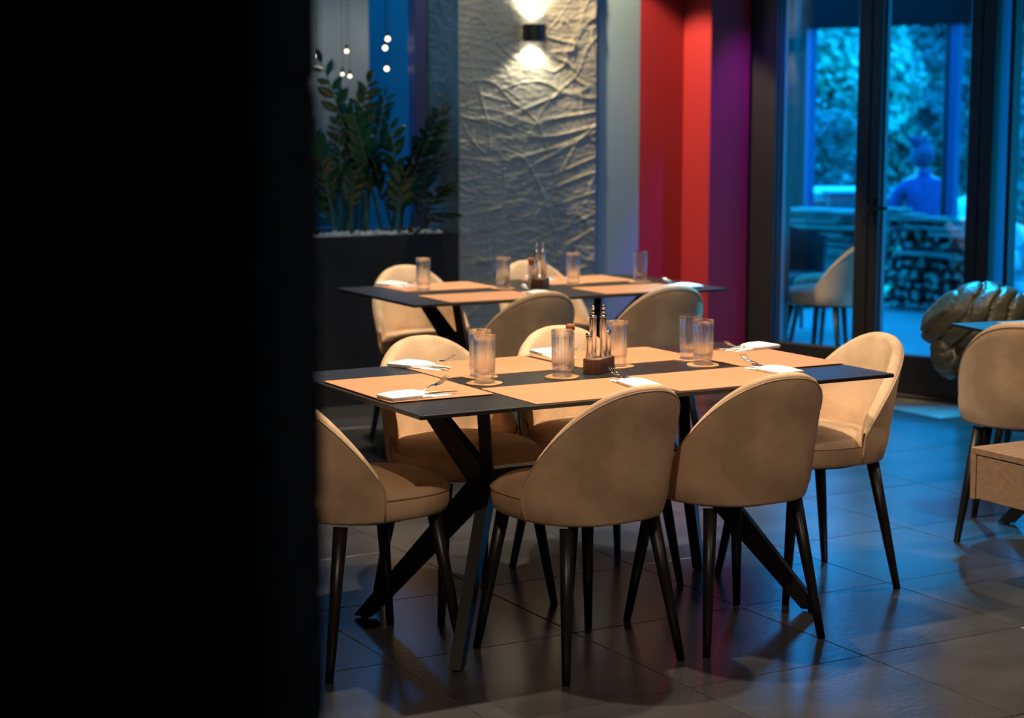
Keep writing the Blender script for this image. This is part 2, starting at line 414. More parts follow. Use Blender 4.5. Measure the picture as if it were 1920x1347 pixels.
# ================================================================ CHAIR
def seat_mesh():
    def outl(a, b, n, t):
        c, s = cos(t), sin(t); return (a*math.copysign(abs(c)**(2/n), c), b*math.copysign(abs(s)**(2/n), s))
    prof = [(.86, .418), (.95, .421), (.988, .430), (1.003, .446), (1.006, .466), (1.0, .480), (.985, .489), (.94, .500), (.85, .511), (.65, .520), (.35, .524), (.02, .525)]
    N = 56; vs = []; fs = []
    for s, z in prof:
        for j in range(N):
            x, y = outl(.222, .232, 2.5, 2*pi*j/N); vs.append((x*s, y*s+.012, z))
    for i in range(len(prof)-1):
        for j in range(N):
            a, b = i*N+j, i*N+(j+1) % N; fs.append((a, b, b+N, a+N))
    fs.append(tuple(range(N))[::-1]); fs.append(tuple((len(prof)-1)*N+j for j in range(N)))
    pip = [(outl(.2235, .2335, 2.5, 2*pi*j/72)[0], outl(.2235, .2335, 2.5, 2*pi*j/72)[1]+.012, .484) for j in range(73)]
    return vs, fs, pip
ZB = .42; ZT = .812; ZE = .515; PM = R(81)
def shell_pt(ph, z, off=0):
    """outer surface at angle ph from the rear; off > 0 goes inwards"""
    k = (z-ZB)/(ZT-ZB)
    r = 1+.10*k-.05*max(0, (.06-(z-ZB))/.06)**2
    n = 2.35; c, s = cos(ph), sin(ph)
    x = math.copysign(abs(s)**(2/n), s); y = -math.copysign(abs(c)**(2/n), c)
    a, b = .232, .238
    fade = max(0, cos(ph*.87))
    return Vector((x*(a*r-off), y*(b*r-off)-.045*k**1.3*fade, z))
def ztop(ph):
    c = cos(ph/PM*pi/2*.985); return ZE+(ZT-ZE)*max(0, c)**.80
def shell_mesh():
    NP = 54; vs = []; fs = []; ring = None; pip = []
    for i in range(NP+1):
        ph = -PM+2*PM*i/NP; zt = ztop(ph)
        edge = min(1, min(i, NP-i)/2.5); t = .040*(.35+.65*math.sqrt(edge)) if edge < 1 else .040
        L = []
        zo = [ZB+.004]+[ZB+.012+(zt-.014-ZB-.012)*q for q in (0, .15, .3, .45, .6, .75, .9, 1)]
        for z in zo: L.append(shell_pt(ph, z))
        L.append(shell_pt(ph, zt-.004, t*.2)); L.append(shell_pt(ph, zt, t*.5)); L.append(shell_pt(ph, zt-.004, t*.82)); 
        for q in (1, .75, .5, .25, 0): L.append(shell_pt(ph, ZB+.004+(zt-.016-ZB-.004)*q, t))
        ring = len(L); vs += L
        p = shell_pt(ph, zt-.016, .0006); pip.append(p)
    for i in range(NP):
        for j in range(ring):
            a, b = i*ring+j, i*ring+(j+1) % ring; fs.append((a, b, b+ring, a+ring))
    fs.append(tuple(range(ring))); fs.append(tuple(NP*ring+j for j in range(ring))[::-1])
    a0 = [shell_pt(-PM, z, -.0015) for z in (ZB+.006, .46, .49)]; a1 = [shell_pt(PM, z, -.0015) for z in (.49, .46, ZB+.006)]
    return vs, fs, a0+pip+a1
def make_chair():
    t = thing('dining_chair', '', 'chair')
    vs, fs, pip = seat_mesh(); s = pyd('seat', vs, fs, M['velvet'], t, True)
    tube('seat_piping', pip, .0021, M['piping'], s, 6)
    vs, fs, pip = shell_mesh(); b = pyd('backrest', vs, fs, M['velvet'], t, True)
    tube('back_piping', pip, .0028, M['piping'], b, 6)
    bm = bmesh.new(); bmesh.ops.create_cone(bm, cap_ends=True, segments=32, radius1=.165, radius2=.17, depth=.012, matrix=Matrix.Translation((0, 0, .4125)))
    bmo('seat_base', bm, M['leg'], t)
    for sx, sy in ((-1, -1), (1, -1), (-1, 1), (1, 1)):
        a = Vector((sx*.150, sy*.150+.005, .412)); b = Vector((sx*.203, sy*.215, 0))
        tube('leg', [a, a.lerp(b, .5), b], [.0205, .0165, .0115], M['leg'], t, 14)
    return t
CH = Proto(make_chair())
GN = 'beige velvet chairs around the near table'; GB = 'beige velvet chairs around the back table'
def tchair(u, v, deg, label, g): return CH.put(label, T(u, v), TA+R(deg), g)
tchair(.551, .110, 6, 'beige velvet chair seen from behind, left of the two before the near table', GN)
tchair(1.060, .115, -1, 'brown-shaded velvet chair seen from behind, right of the two before the near table', GN)
tchair(1.63, .440, 86, 'beige velvet chair at the right end of the near table, facing left', GN)
tchair(.020, .430, -85, "beige velvet chair at the near table's left end, half hidden by the pier", GN)
tchair(.555, .815, 182, 'beige velvet chair facing the viewer behind the near table, beside the left end napkin', GN)
tchair(1.060, .840, 176, 'beige velvet chair facing the viewer behind the near table, directly behind the wooden caddy', GN)
BO = Vector((-.4022, 7.4666, 0)); BA = TA-R(1.6); BLv = Vector((cos(BA), sin(BA), 0)); BSv = Vector((-sin(BA), cos(BA), 0))
def B(u, v, z=0): return BO+BLv*u+BSv*v+Vector((0, 0, z))
def bchair(u, v, deg, label): return CH.put(label, B(u, v), BA+R(deg), GB)
bchair(.43, -.02, 4, 'beige velvet chair with its back to the viewer, left one between the two tables')
bchair(1.06, -.04, 0, 'beige velvet chair with its back to the viewer, right one between the two tables')
bchair(.47, .86, 180, 'beige velvet chair facing the viewer in front of the black planter')
bchair(1.12, .84, 180, 'beige velvet chair behind the back table against the textured column')
CH.put('beige velvet chair seen from behind, tucked under the table at the right edge', (1.87, 6.57, 0), R(-22), 'beige velvet chairs at the right table')
CH.put('beige velvet chair mostly hidden under the olive puffer jacket', (2.24, 7.55, 0), R(158), 'beige velvet chairs at the right table')
p = W(qof(1561, .45), .44); CH.put('beige velvet chair just outside the left glass door, lit half blue', p, R(50), 'velvet chairs outside the glass doors')
p = W(qof(1568, 1.05), 1.08); CH.put('blue-lit velvet chair behind the first chair outside the left glass door', p, R(50), 'velvet chairs outside the glass doors')

# ================================================================ TABLES
def make_table(label, org, ang, Lx, Wy, frame=True):
    t = thing('dining_table', label, 'table', org, ang)
    bm = bmesh.new(); add_box(bm, (0, 0, .737), (Lx, Wy, .749), .0025, seg=2)
    bmo('tabletop', bm, M['tabletop'], t)
    cv = Wy/2; nl, nr = .44, Lx-.44
    zn = .447
    bm = bmesh.new(); add_box(bm, (nl-.01, cv-.025, zn-.05), (nr+.01, cv+.025, zn+.045), .002); bmo('beam', bm, M['tableleg'], t)
    bm = bmesh.new(); add_box(bm, (.12, .10, .729), (Lx-.12, .16, .737)); add_box(bm, (.12, Wy-.16, .729), (Lx-.12, Wy-.10, .737)); bmo('top_support', bm, M['tableleg'], t)
    for nx, fx in ((nl, .18), (nr, Lx-.18)):
        for fy in (.145, Wy-.145):
            node = Vector((nx, cv+(.012 if fy > cv else -.012), zn))
            foot = Vector((fx, fy, .012)); tx_ = .155 if (fy > cv) == (fx < Lx/2) else .085; top = Vector((fx+(tx_ if fx < Lx/2 else -tx_), fy, .733))
            d = (foot-node); side = Vector((d.y, -d.x, 0)).normalized()
            bm = bmesh.new(); bar(bm, node, foot, .080, .034, side); d2 = top-node; bar(bm, node, top, .082, .034, Vector((d2.y, -d2.x, 0)).normalized())
            # round the knee and flatten the ends
            for v_ in bm.verts:
                if v_.co.z < .05: v_.co.z = .008
                elif v_.co.z > .70: v_.co.z = .733
            leg_ = bmo('leg', bm, M['tableleg'], t)
            bm = bmesh.new(); bmesh.ops.create_cone(bm, cap_ends=True, segments=12, radius1=.012, radius2=.012, depth=.010, matrix=Matrix.Translation((fx, fy, .005))); bmo('foot_glide', bm, M['leg'], leg_)
    return t
make_table('black rectangular table in the centre, nearest the viewer, laid with tan placemats', TO, TA, 1.6, .9)
make_table('black rectangular table further back, in front of the planter and textured column', BO, BA, 1.55, .84)
QA = R(20); QO = Vector((1.6425, 6.817, 0)) + Vector((sin(QA), -cos(QA), 0))*.8
make_table('black table at the right edge of the picture with the olive jacket behind it', QO, QA, 1.3, .8)
def Q(u, v, z=0): return QO+Vector((cos(QA), sin(QA), 0))*u+Vector((-sin(QA), cos(QA), 0))*v+Vector((0, 0, z))

# ---- placemats
def slab_round(name, w_, h_, r, z0, z1, m, seg=5):
    pts = []
    for cx, cy, a0 in ((w_/2-r, h_/2-r, 0), (-w_/2+r, h_/2-r, 90), (-w_/2+r, -h_/2+r, 180), (w_/2-r, -h_/2+r, 270)):
        for k_ in range(seg+1):
            a = R(a0+90*k_/seg); pts.append((cx+r*cos(a), cy+r*sin(a)))
    n = len(pts); vs = [(x, y, z0) for x, y in pts]+[(x, y, z1-.0006) for x, y in pts]+[(x*(1-.0012/w_), y*(1-.0012/h_), z1) for x, y in pts]
    fs = [tuple(range(n))[::-1], tuple(range(2*n, 3*n))]
    for l_ in (0, n):
        for j in range(n): fs.append((l_+j, l_+(j+1) % n, l_+n+(j+1) % n, l_+n+j))
    return pyd(name, vs, fs, m)
ZT0 = .7492
mat_src = slab_round('placemat', .455, .322, .008, 0, .0022, M['matt'])
tag(mat_src, '', 'placemat'); MATP = Proto(mat_src)
def pm(F, ang, u, v, deg, label, g, z=0): return MATP.put(label, F(u, v, ZT0+z), ang+R(deg), g)
g = 'tan placemats on the near table'
pm(T, TA, .178, .445, 90, 'tan placemat at the left end of the near table', g, .0024)
pm(T, TA, .585, .174, 0, 'tan placemat at the near left seat of the near table', g)
pm(T, TA, 1.058, .177, 0, 'tan placemat at the near right seat of the near table', g)
pm(T, TA, .585, .729, 0, 'tan placemat at the far left seat of the near table, by a fanned napkin', g)
pm(T, TA, 1.062, .731, 0, 'tan placemat at the far right seat, behind the wooden caddy', g)
pm(T, TA, 1.440, .463, 90, 'tan placemat at the right end of the near table', g, .0024)
g = 'tan placemats on the back table'
pm(B, BA, .425, .672, 0, 'tan placemat at the far left seat of the back table', g)
pm(B, BA, .400, .176, 0, 'tan placemat at the near left seat of the back table', g)
pm(B, BA, 1.155, .672, 0, 'tan placemat at the far right seat of the back table', g)
pm(B, BA, 1.155, .176, 0, 'tan placemat at the near right seat of the back table', g)
pm(Q, QA, .40, .60, 0, 'tan placemat at the far side of the right edge table', 'tan placemats on the right table')
pm(Q, QA, .40, .20, 0, 'tan placemat at the near side of the right edge table', 'tan placemats on the right table')

# ---- coasters and glasses
cst = slab_round('coaster', .098, .098, .036, 0, .004, M['coaster'], 8); tag(cst, '', 'coaster'); CST = Proto(cst)
def make_glass():
    t = thing('drinking_glass', '', 'glass')
    H_ = .140; prof = [(.004, .0), (.026, .0), (.0295, .002), (.0295, .006), (.0275, .009), (.0305, .013), (.0275, .017), (.0300, .021), (.0285, .025), (.0312, .029), (.0316, .034), (.0320, .08), (.0325, .118), (.0328, .122), (.0330, H_-.001), (.0325, H_), (.0312, H_-.001), (.0306, .12), (.0300, .08), (.0292, .040), (.0270, .032), (.018, .028), (.0035, .027)]
    lathe('glass_body', prof, M['glass'], t, seg=160, flute=(10, 12, 20, .035))
    return t
GL = Proto(make_glass())
def gset(F, ang, u, v, deg, cl, gl, g, zadd=0, z=None):
    CST.put(cl, F(u, v, ZT0+zadd), ang+R(deg), 'tan coasters on the '+g)
    GL.put(gl, F(u, v, ZT0+zadd+.0041), ang+R(deg+7), 'fluted glasses on the '+g)
g = 'near table'
gset(T, TA, .416, .418, 35, 'tan coaster under the foremost left glass of the near table', 'tall fluted glass, foremost of the left pair on the near table', g)
gset(T, TA, .466, .540, 10, 'tan coaster under the rear glass of the left pair', 'tall fluted glass directly behind the foremost left glass', g)
gset(T, TA, .680, .420, 45, 'tan coaster left of the wooden caddy', 'tall fluted glass just left of the wooden caddy', g)
gset(T, TA, .945, .533, 20, 'tan coaster right of the wooden caddy', 'tall fluted glass just right of the steel tubes', g)
gset(T, TA, 1.196, .428, 60, 'tan coaster under the front glass of the right pair', 'tall fluted glass, front one of the right pair on the near table', g)
gset(T, TA, 1.236, .560, 15, 'tan coaster under the rear glass of the right pair', 'tall fluted glass, rear one of the right pair on the near table', g)
g = 'back table'
gset(B, BA, .295, .545, 20, 'tan coaster at the left of the back table', 'tall glass at the left of the back table by the rolled napkin', g)
gset(B, BA, .640, .440, 20, 'tan coaster left of the small caddy on the back table', 'tall glass left of the spice tube on the back table', g)
gset(B, BA, 1.035, .505, 20, 'tan coaster in the middle of the back table', 'tall glass right of the small caddy on the back table', g)
gset(B, BA, 1.355, .440, 20, 'tan coaster at the right of the back table', 'tall glass at the right of the back table before the red wall', g)

# ---- condiment caddy with tubes and cruets, spice bottle
def make_caddy(label, loc, rz, g):
    t = thing('condiment_caddy', label, 'caddy', loc, rz, g)
    L_, W_, c_ = .062, .029, .014
    pts = [(-L_+c_, -W_), (L_-c_, -W_), (L_, -W_+c_), (L_, W_-c_), (L_-c_, W_), (-L_+c_, W_), (-L_, W_-c_), (-L_, -W_+c_)]
    n = 8; zz = [(0, .98), (.002, 1), (.042, 1), (.045, .975)]
    vs = [(x*s, y*s, z) for z, s in zz for x, y in pts]; fs = [tuple(range(n))[::-1], tuple(range(3*n, 4*n))]
    for k_ in range(3):
        for j in range(n): fs.append((k_*n+j, k_*n+(j+1) % n, (k_+1)*n+(j+1) % n, (k_+1)*n+j))
    bl = pyd('wood_block', vs, fs, M['walnut'], t)
    vs2 = [(x*.965, y*.93, z) for z in (.0448, .0462) for x, y in pts]
    pyd('wood_top_inlay', vs2, [tuple(range(8, 16))]+[(j, (j+1) % 8, 8+(j+1) % 8, 8+j) for j in range(8)], M['oak'], bl)
    return t
def tube_jar(name, label, cat, loc, h, r, top, g):
    t = thing(name, label, cat, loc, 0, g)
    lathe('tube_body', [(r*.9, 0), (r, .002), (r, h-.003), (r*1.0, h)], M['chrome'], t, 28)
    lathe('cap', [(r*1.04, h), (r*1.10, h+.002), (r*1.10, h+.005), (r*.9, h+.007)], M['steel'], t, 28)
    if top:
        lathe('pourer_spout', [(.0045, h+.006), (.0042, h+.02), (.0036, h+.026), (.0054, h+.029), (.0056, h+.033), (.003, h+.037), (.0008, h+.038)], M['steel'], t, 16)
    return t
def caddy_set(F, ang, u, v, deg, g, where):
    base = F(u, v, ZT0); rz = ang+R(deg); make_caddy('walnut block caddy holding four steel tubes '+where, base, rz, g)
    d = Vector((cos(rz), sin(rz), 0)); n = Vector((-sin(rz), cos(rz), 0))
    z = Vector((0, 0, .0463))
    tube_jar('salt_shaker', 'short steel tube at the left end of the caddy '+where, 'shaker', base-d*.042+n*.012+z, .070, .0105, False, g)
    tube_jar('oil_pourer', 'tall steel pourer tube with spout, left of two '+where, 'pourer', base-d*.015+n*.013+z, .122, .0110, True, g)
    tube_jar('vinegar_pourer', 'tall steel pourer tube with spout, right of two '+where, 'pourer', base+d*.008-n*.010+z, .122, .0110, True, g)
    tube_jar('pepper_shaker', 'short steel tube at the right end of the caddy '+where, 'shaker', base+d*.038-n*.010+z, .072, .0105, False, g)
def spice(F, ang, u, v, where, g, dark=False):
    t = thing('spice_bottle', 'slim glass bottle with cork holding dried peppers '+where, 'bottle', F(u, v, ZT0), ang, g)
    r = .0135; lathe('bottle_glass', [(.003, 0), (r-.001, 0), (r, .002), (r, .113), (r-.003, .118), (r-.003, .121), (r-.0045, .121), (r-.0045, .117), (r-.0015, .112), (r-.0015, .004), (.002, .003)], M['glass'], t, 32)
    lathe('cork', [(r-.006, .108), (r-.005, .1214), (r+.0005, .1218), (r+.0005, .138), (r-.002, .140)], M['cork'], t, 24)
    bm = bmesh.new(); rr = random.Random(3)
    for k_ in range(46):
        a = rr.uniform(0, 2*pi); q = rr.uniform(0, .0065); z = .008+.098*k_/46
        m_ = Matrix.Translation((q*cos(a), q*sin(a), z)) @ Matrix.Rotation(rr.uniform(0, 3), 4, (1, rr.random(), .3)) @ Matrix.Diagonal((.0015, .0017, .0045, 1))
        bmesh.ops.create_icosphere(bm, subdivisions=1, radius=1, matrix=m_)
    o = bmo('dried_peppers', bm, M['spice'], t, True); o['kind'] = 'stuff'
caddy_set(T, TA, .835, .462, 31, 'table condiments on the near table', 'on the near table')
spice(T, TA, .792, .560, 'beside the caddy on the near table', 'table condiments on the near table')
caddy_set(B, BA, .800, .390, 45, 'table condiments on the back table', 'on the back table')
spice(B, BA, .742, .370, 'beside the caddy on the back table', 'table condiments on the back table')

# ---- napkin, fork and knife
def make_napkin():
    t = thing('napkin', '', 'napkin')
    def sheet(name, pts, z0, z1, bulge, par):
        # pts outline; grid-free slab with slightly domed top
        n = len(pts); cx = sum(p_[0] for p_ in pts)/n; cy = sum(p_[1] for p_ in pts)/n
        vs = [(x, y, z0) for x, y in pts]+[(x, y, z0+(z1-z0)*.6) for x, y in pts]+[(cx+(x-cx)*.93, cy+(y-cy)*.86, z1) for x, y in pts]+[(cx+(x-cx)*.5, cy+(y-cy)*.5, z1+bulge) for x, y in pts]
        fs = [tuple(range(n))[::-1], tuple(range(3*n, 4*n))]
        for l_ in range(3):
            for j in range(n): fs.append((l_*n+j, l_*n+(j+1) % n, (l_+1)*n+(j+1) % n, (l_+1)*n+j))
        return pyd(name, vs, fs, M['napkin'], par, smooth=False)
    s = sheet('napkin_base', [(-.115, -.043), (.075, -.045), (.082, -.004), (.070, .040), (-.115, .043)], 0, .003, .0, t)
    sheet('napkin_pocket', [(-.118, -.044), (-.022, -.045), (.022, .004), (.006, .043), (-.118, .044)], .0045, .012, .006, t)
    sheet('napkin_fold', [(-.117, -.044), (.010, -.0445), (.050, -.008), (.035, .042), (-.117, .043)], .003, .0044, 0, t)
    return t
NP_ = Proto(make_napkin())
def make_fork():
    t = thing('fork', '', 'fork')
    tube('fork_handle', [(-.085, 0, .0), (-.02, 0, .0), (.015, 0, .004), (.035, 0, .007)], [.004, .003, .0024, .003], M['steel'], t, 8, .4)
    vs = []; fs = []
    def zc(x): return .007+.006*sin((x-.035)/.06*pi)*-1+.010*((x-.035)/.06)**2
    xs = [.035, .042, .050, .058]; wd = [.003, .009, .0115, .0118]
    for x, w_ in zip(xs, wd):
        for y, dz in ((-w_, 0), (0, -.0022), (w_, 0)): vs.append((x, y, zc(x)+dz+.0010))
        for y, dz in ((-w_, 0), (0, -.0022), (w_, 0)): vs.append((x, y, zc(x)+dz-.0006))
    for i in range(3):
        a = i*6
        for j in range(2): fs.append((a+j, a+j+1, a+7+j, a+6+j)); fs.append((a+3+j, a+9+j, a+10+j, a+4+j))
        fs.append((a, a+6, a+9, a+3)); fs.append((a+2, a+5, a+11, a+8))
    fs.append((18, 19, 20, 23, 22, 21)); fs.append((0, 3, 4, 5, 2, 1))
    head = pyd('fork_head', vs, fs, M['steel'], t, True)
    for k_ in range(4):
        y = -.0099+.0066*k_
        tube('tine', [(x, y*(1-.0), zc(x)) for x in (.055, .070, .085, .097)], [.0017, .0015, .0013, .0006], M['steel'], head, 6)
    return t
FK = Proto(make_fork())
def make_knife():
    t = thing('table_knife', '', 'knife')
    tube('knife_handle', [(-.085, 0, 0), (-.03, 0, 0), (.005, 0, .001)], [.0045, .004, .003], M['steel'], t, 8, .45)
    vs = [(.003, -.004, 0), (.003, .004, 0), (.06, .0075, .0), (.10, .003, 0), (.108, -.006, 0), (.05, -.008, 0)]
    vs = vs+[(x, y, z+.0013) for x, y, z in vs]; fs = [(0, 1, 2, 3, 4, 5), (11, 10, 9, 8, 7, 6)]+[(j, (j+1) % 6, 6+(j+1) % 6, 6+j) for j in range(6)]
    pyd('knife_blade', vs, fs, M['steel'], t); return t
KN = Proto(make_knife())
def setting(F, ang, u, v, deg, lab, g, lift=12, zadd=.0023, knife=True):
    rz = ang+R(deg); p = F(u, v, ZT0+zadd); NP_.put('folded white paper napkin '+lab, p, rz, 'white napkins on the '+g)
    d = Vector((cos(rz), sin(rz), 0)); n = Vector((-sin(rz), cos(rz), 0))
    f = FK.put('steel fork tucked in the napkin '+lab, p+d*.010+n*.012+Vector((0, 0, .0085)), rz+R(3), 'forks on the '+g)
    f.rotation_euler = (0, -R(lift), rz+R(3))
    if knife:
        k_ = KN.put('steel knife tucked in the napkin '+lab, p+d*.004-n*.012+Vector((0, 0, .0062)), rz-R(5), 'knives on the '+g)
g = 'near table'
setting(T, TA, .140, .278, 6, 'at the left end of the near table', g, 14, .0048)
setting(T, TA, .790, .215, 82, 'behind the left near chair of the near table', g, 8)
setting(T, TA, 1.300, .235, 92, 'behind the right near chair of the near table', g, 8)
setting(T, TA, .415, .800, -62, 'at the far left seat of the near table', g, 12)
setting(T, TA, .905, .830, -95, 'at the far seat behind the wooden caddy', g, 8)
setting(T, TA, 1.530, .660, 187, 'at the right end of the near table', g, 6, .0048)
g = 'back table'
setting(B, BA, .280, .765, -70, 'at the left of the back table', g, 8)
setting(B, BA, .660, .170, 88, 'behind the left near chair of the back table', g, 8)
setting(B, BA, 1.000, .735, -95, 'at the far seat of the back table', g, 8)
setting(B, BA, 1.400, .170, 95, 'at the right of the back table', g, 8)
setting(Q, QA, .56, .60, -80, 'on the table at the right edge', 'right table', 8)

# ================================================================ PLANTER AND PLANTS
up0 = uof(600, VF)-1.2; up1 = uc0-.004
PO = Vector(TO); pl = thing('planter', 'long black planter box filled with white pebbles beside the textured column', 'planter', T(up0, VF-.0))
pl.rotation_euler = (0, 0, TA); PL = up1-up0; PD = .40; PH = .892
bm = bmesh.new(); add_box(bm, (0, 0, .0), (PL, .02, PH), .002); add_box(bm, (0, PD-.02, 0), (PL, PD, PH), .002); add_box(bm, (0, .02, 0), (.02, PD-.02, PH)); add_box(bm, (PL-.02, .02, 0), (PL, PD-.02, PH)); add_box(bm, (.02, .02, PH-.08), (PL-.02, PD-.02, PH-.05))
bmo('planter_box', bm, M['planter'], pl)
bm = bmesh.new()
for k_ in range(1500):
    x = rnd.uniform(.03, PL-.05); y = rnd.uniform(.03, PD-.03); r = rnd.uniform(.007, .013)
    m_ = Matrix.Translation((x, y, PH-.045+rnd.uniform(0, .05) + .012*noise.noise(Vector((x*4, y*4, 0))))) @ Matrix.Rotation(rnd.uniform(0, 3), 4, (rnd.random(), rnd.random(), 1)) @ Matrix.Diagonal((r*1.3, r, r*.7, 1))
    bmesh.ops.create_icosphere(bm, subdivisions=1, radius=1, matrix=m_)
o = bmo('white_pebbles', bm, M['pebble'], pl, True); o['kind'] = 'stuff'
leaf_vs = []; leaf_fs = []
for i, (x, w_) in enumerate([(0, .002), (.12, .10), (.3, .17), (.5, .20), (.7, .165), (.87, .09), (1, .004)]):
    zc_ = -.10*x*x
    leaf_vs += [(x, -w_, zc_+.10*w_*2), (x, 0, zc_-.02), (x, w_, zc_+.10*w_*2)]
for i in range(6):
    a = i*3; leaf_fs += [(a, a+1, a+4, a+3), (a+1, a+2, a+5, a+4)]
nb = len(leaf_vs); leaf_vs += [(x, y, z-.012) for x, y, z in leaf_vs]
leaf_fs += [tuple(nb+q for q in f[::-1]) for f in leaf_fs]
leaf_me = bpy.data.meshes.new('leaf'); leaf_me.from_pydata(leaf_vs, [], leaf_fs); leaf_me.materials.append(M['leaf'])
for p_ in leaf_me.polygons: p_.use_smooth = True
def zz_plant(label, stems):
    base = None
    root = thing('zz_plant', label, 'plant', (0, 0, 0), 0, 'glossy plants in the black planter')
    b0 = atY(stems[0][0], 444, 10.0 if False else stems[0][5]); root.location = (b0.x, b0.y, PH-.02)
    for (bx, tx, ty, cx, n_, yd, ls, spin) in stems:
        p0 = atY(bx, 444, yd); p0.z = PH-.03; p2 = atY(tx, ty, (yd-.24 if tx > 780 else yd)+rnd.uniform(-.05, .03)); pm_ = p0.lerp(p2, .5); cdx = atY(cx, 444, yd).x-atY(0.5*(bx+tx), 444, yd).x; pm_.x += cdx; pm_.z += .06
        pts = []; K = 12
        for i in range(K+1):
            t = i/K; pts.append(p0*(1-t)**2+pm_*2*t*(1-t)+p2*t*t)
        off = Vector(root.location); pl_ = [q-off for q in pts]
        st = tube('stem', pl_, [.011-.0085*i/K for i in range(K+1)], M['stem'], root, 7)
        for i in range(n_):
            t = .30+.70*(i+1)/(n_); f = t*K; i0 = min(K-1, int(f)); q = pl_[i0].lerp(pl_[i0+1], f-i0); d = (pl_[i0+1]-pl_[i0]).normalized()
            side = 1 if i % 2 else -1
            ref = Vector((cos(spin), sin(spin), 0)); sd = (ref-d*ref.dot(d)).normalized()*side
            nrm = d.cross(sd).normalized()
            ang = R(rnd.uniform(35, 60)) if t < .97 else R(8)
            xd = (d*cos(ang)+sd*sin(ang)).normalized(); xd.z -= .05; xd.normalize()
            zd = (nrm*side+Vector((rnd.uniform(-.3, .3), rnd.uniform(-.3, .3), rnd.uniform(0, .4)))); yd_ = zd.cross(xd).normalized(); zd = xd.cross(yd_)
            s = ls*(.75+.5*sin(pi*min(1, (t-.2)/.9)))*rnd.uniform(.85, 1.15)
            lo = link('leaf', leaf_me, None, st)
            lo.matrix_local = Matrix.Translation(q) @ Matrix((xd, yd_, zd)).transposed().to_4x4() @ Matrix.Diagonal((s, s*rnd.uniform(.8, 1.25), s, 1))
    return root
# (base px, tip px, tip py, bow px, leaves, depth, leaf length, spin)
zz_plant('glossy zz plant at the left of the planter beside the dark pier', [
    (634, 602, 118, 672, 16, 9.95, .085, .3), (640, 585, 250, 622, 20, 9.85, .075, .5), (646, 633, 228, 640, 22, 9.9, .060, .1), (628, 600, 300, 618, 14, 9.8, .07, .2), (636, 590, 370, 606, 9, 9.8, .085, .8), (650, 640, 340, 655, 12, 9.85, .07, 2)])
zz_plant('tall glossy zz plant in the middle of the planter with a feathery upright frond', [
    (668, 692, 150, 660, 28, 10.0, .080, .1), (676, 640, 175, 690, 20, 10.05, .085, .9), (682, 722, 182, 700, 22, 9.95, .080, 2.4), (718, 662, 215, 690, 22, 9.9, .08, .4), (690, 700, 290, 680, 14, 9.9, .085, 1.5), (660, 668, 330, 652, 14, 9.8, .07, .3)])
zz_plant('glossy zz plant at the right of the planter leaning over the textured column', [
    (735, 728, 228, 752, 16, 10.0, .085, .6), (746, 826, 218, 770, 22, 9.95, .090, .2), (752, 790, 262, 752, 18, 10.0, .085, 1.2), (758, 832, 352, 800, 12, 9.85, .095, .5), (740, 700, 300, 716, 14, 9.9, .085, 2.2), (764, 812, 300, 790, 14, 9.95, .09, 1.0), (748, 760, 330, 745, 14, 9.8, .09, .2), (770, 838, 400, 815, 9, 9.85, .095, .2)])

# ================================================================ SCONCE
sp = lv(998, VF); sz = atY(998, 62, sp.y).z
sc = thing('wall_sconce', 'small black up and down wall lamp on the textured column', 'lamp', (sp.x, sp.y, sz), TA)
vs = []; fs = []; N = 20; rr_ = .060; dp = .085
outer = [(-rr_, -.012)]+[(rr_*-cos(pi*i/N), -.03-(dp-.03)*sin(pi*i/N)) for i in range(N+1)]+[(rr_, -.012)]
inner = [(x*.93, -.012-(abs(y)-.012)*.94-.0) for x, y in outer]
n = len(outer)
vs = [(x, y, -.045) for x, y in outer]+[(x, y, .045) for x, y in outer]+[(x, y, -.045) for x, y in inner]+[(x, y, .045) for x, y in inner]
for j in range(n-1):
    fs += [(j, j+1, n+j+1, n+j), (2*n+j+1, 2*n+j, 3*n+j, 3*n+j+1), (j, 2*n+j, 2*n+j+1, j+1), (n+j, n+j+1, 3*n+j+1, 3*n+j)]
fs += [(0, n, 3*n, 2*n), (n-1, 3*n-1, 4*n-1, 2*n-1)]
pyd('lamp_body', vs, fs, M['sconce'], sc)
box('wall_plate', (-.055, -.013, -.04), (.055, .010, .04), M['sconce'], sc, .003)
for s_ in (-1, 1):
    dv = [(x*.9, y*.9-.004, s_*.033) for x, y in inner]; pyd('diffuser', dv, [tuple(range(n))], M['lampglow'], sc)
off = Vector((sin(TA), -cos(TA), 0))
base = Vector((sp.x, sp.y, sz))
for s_, e_ in ((1, 24), (-1, 28)):
    q = base+off*.052+Vector((0, 0, s_*.036)); o = spot('sconce_light', q, q+Vector((0, 0, s_))-off*.16, e_, (1, .88, .62), 115, .5, .03)

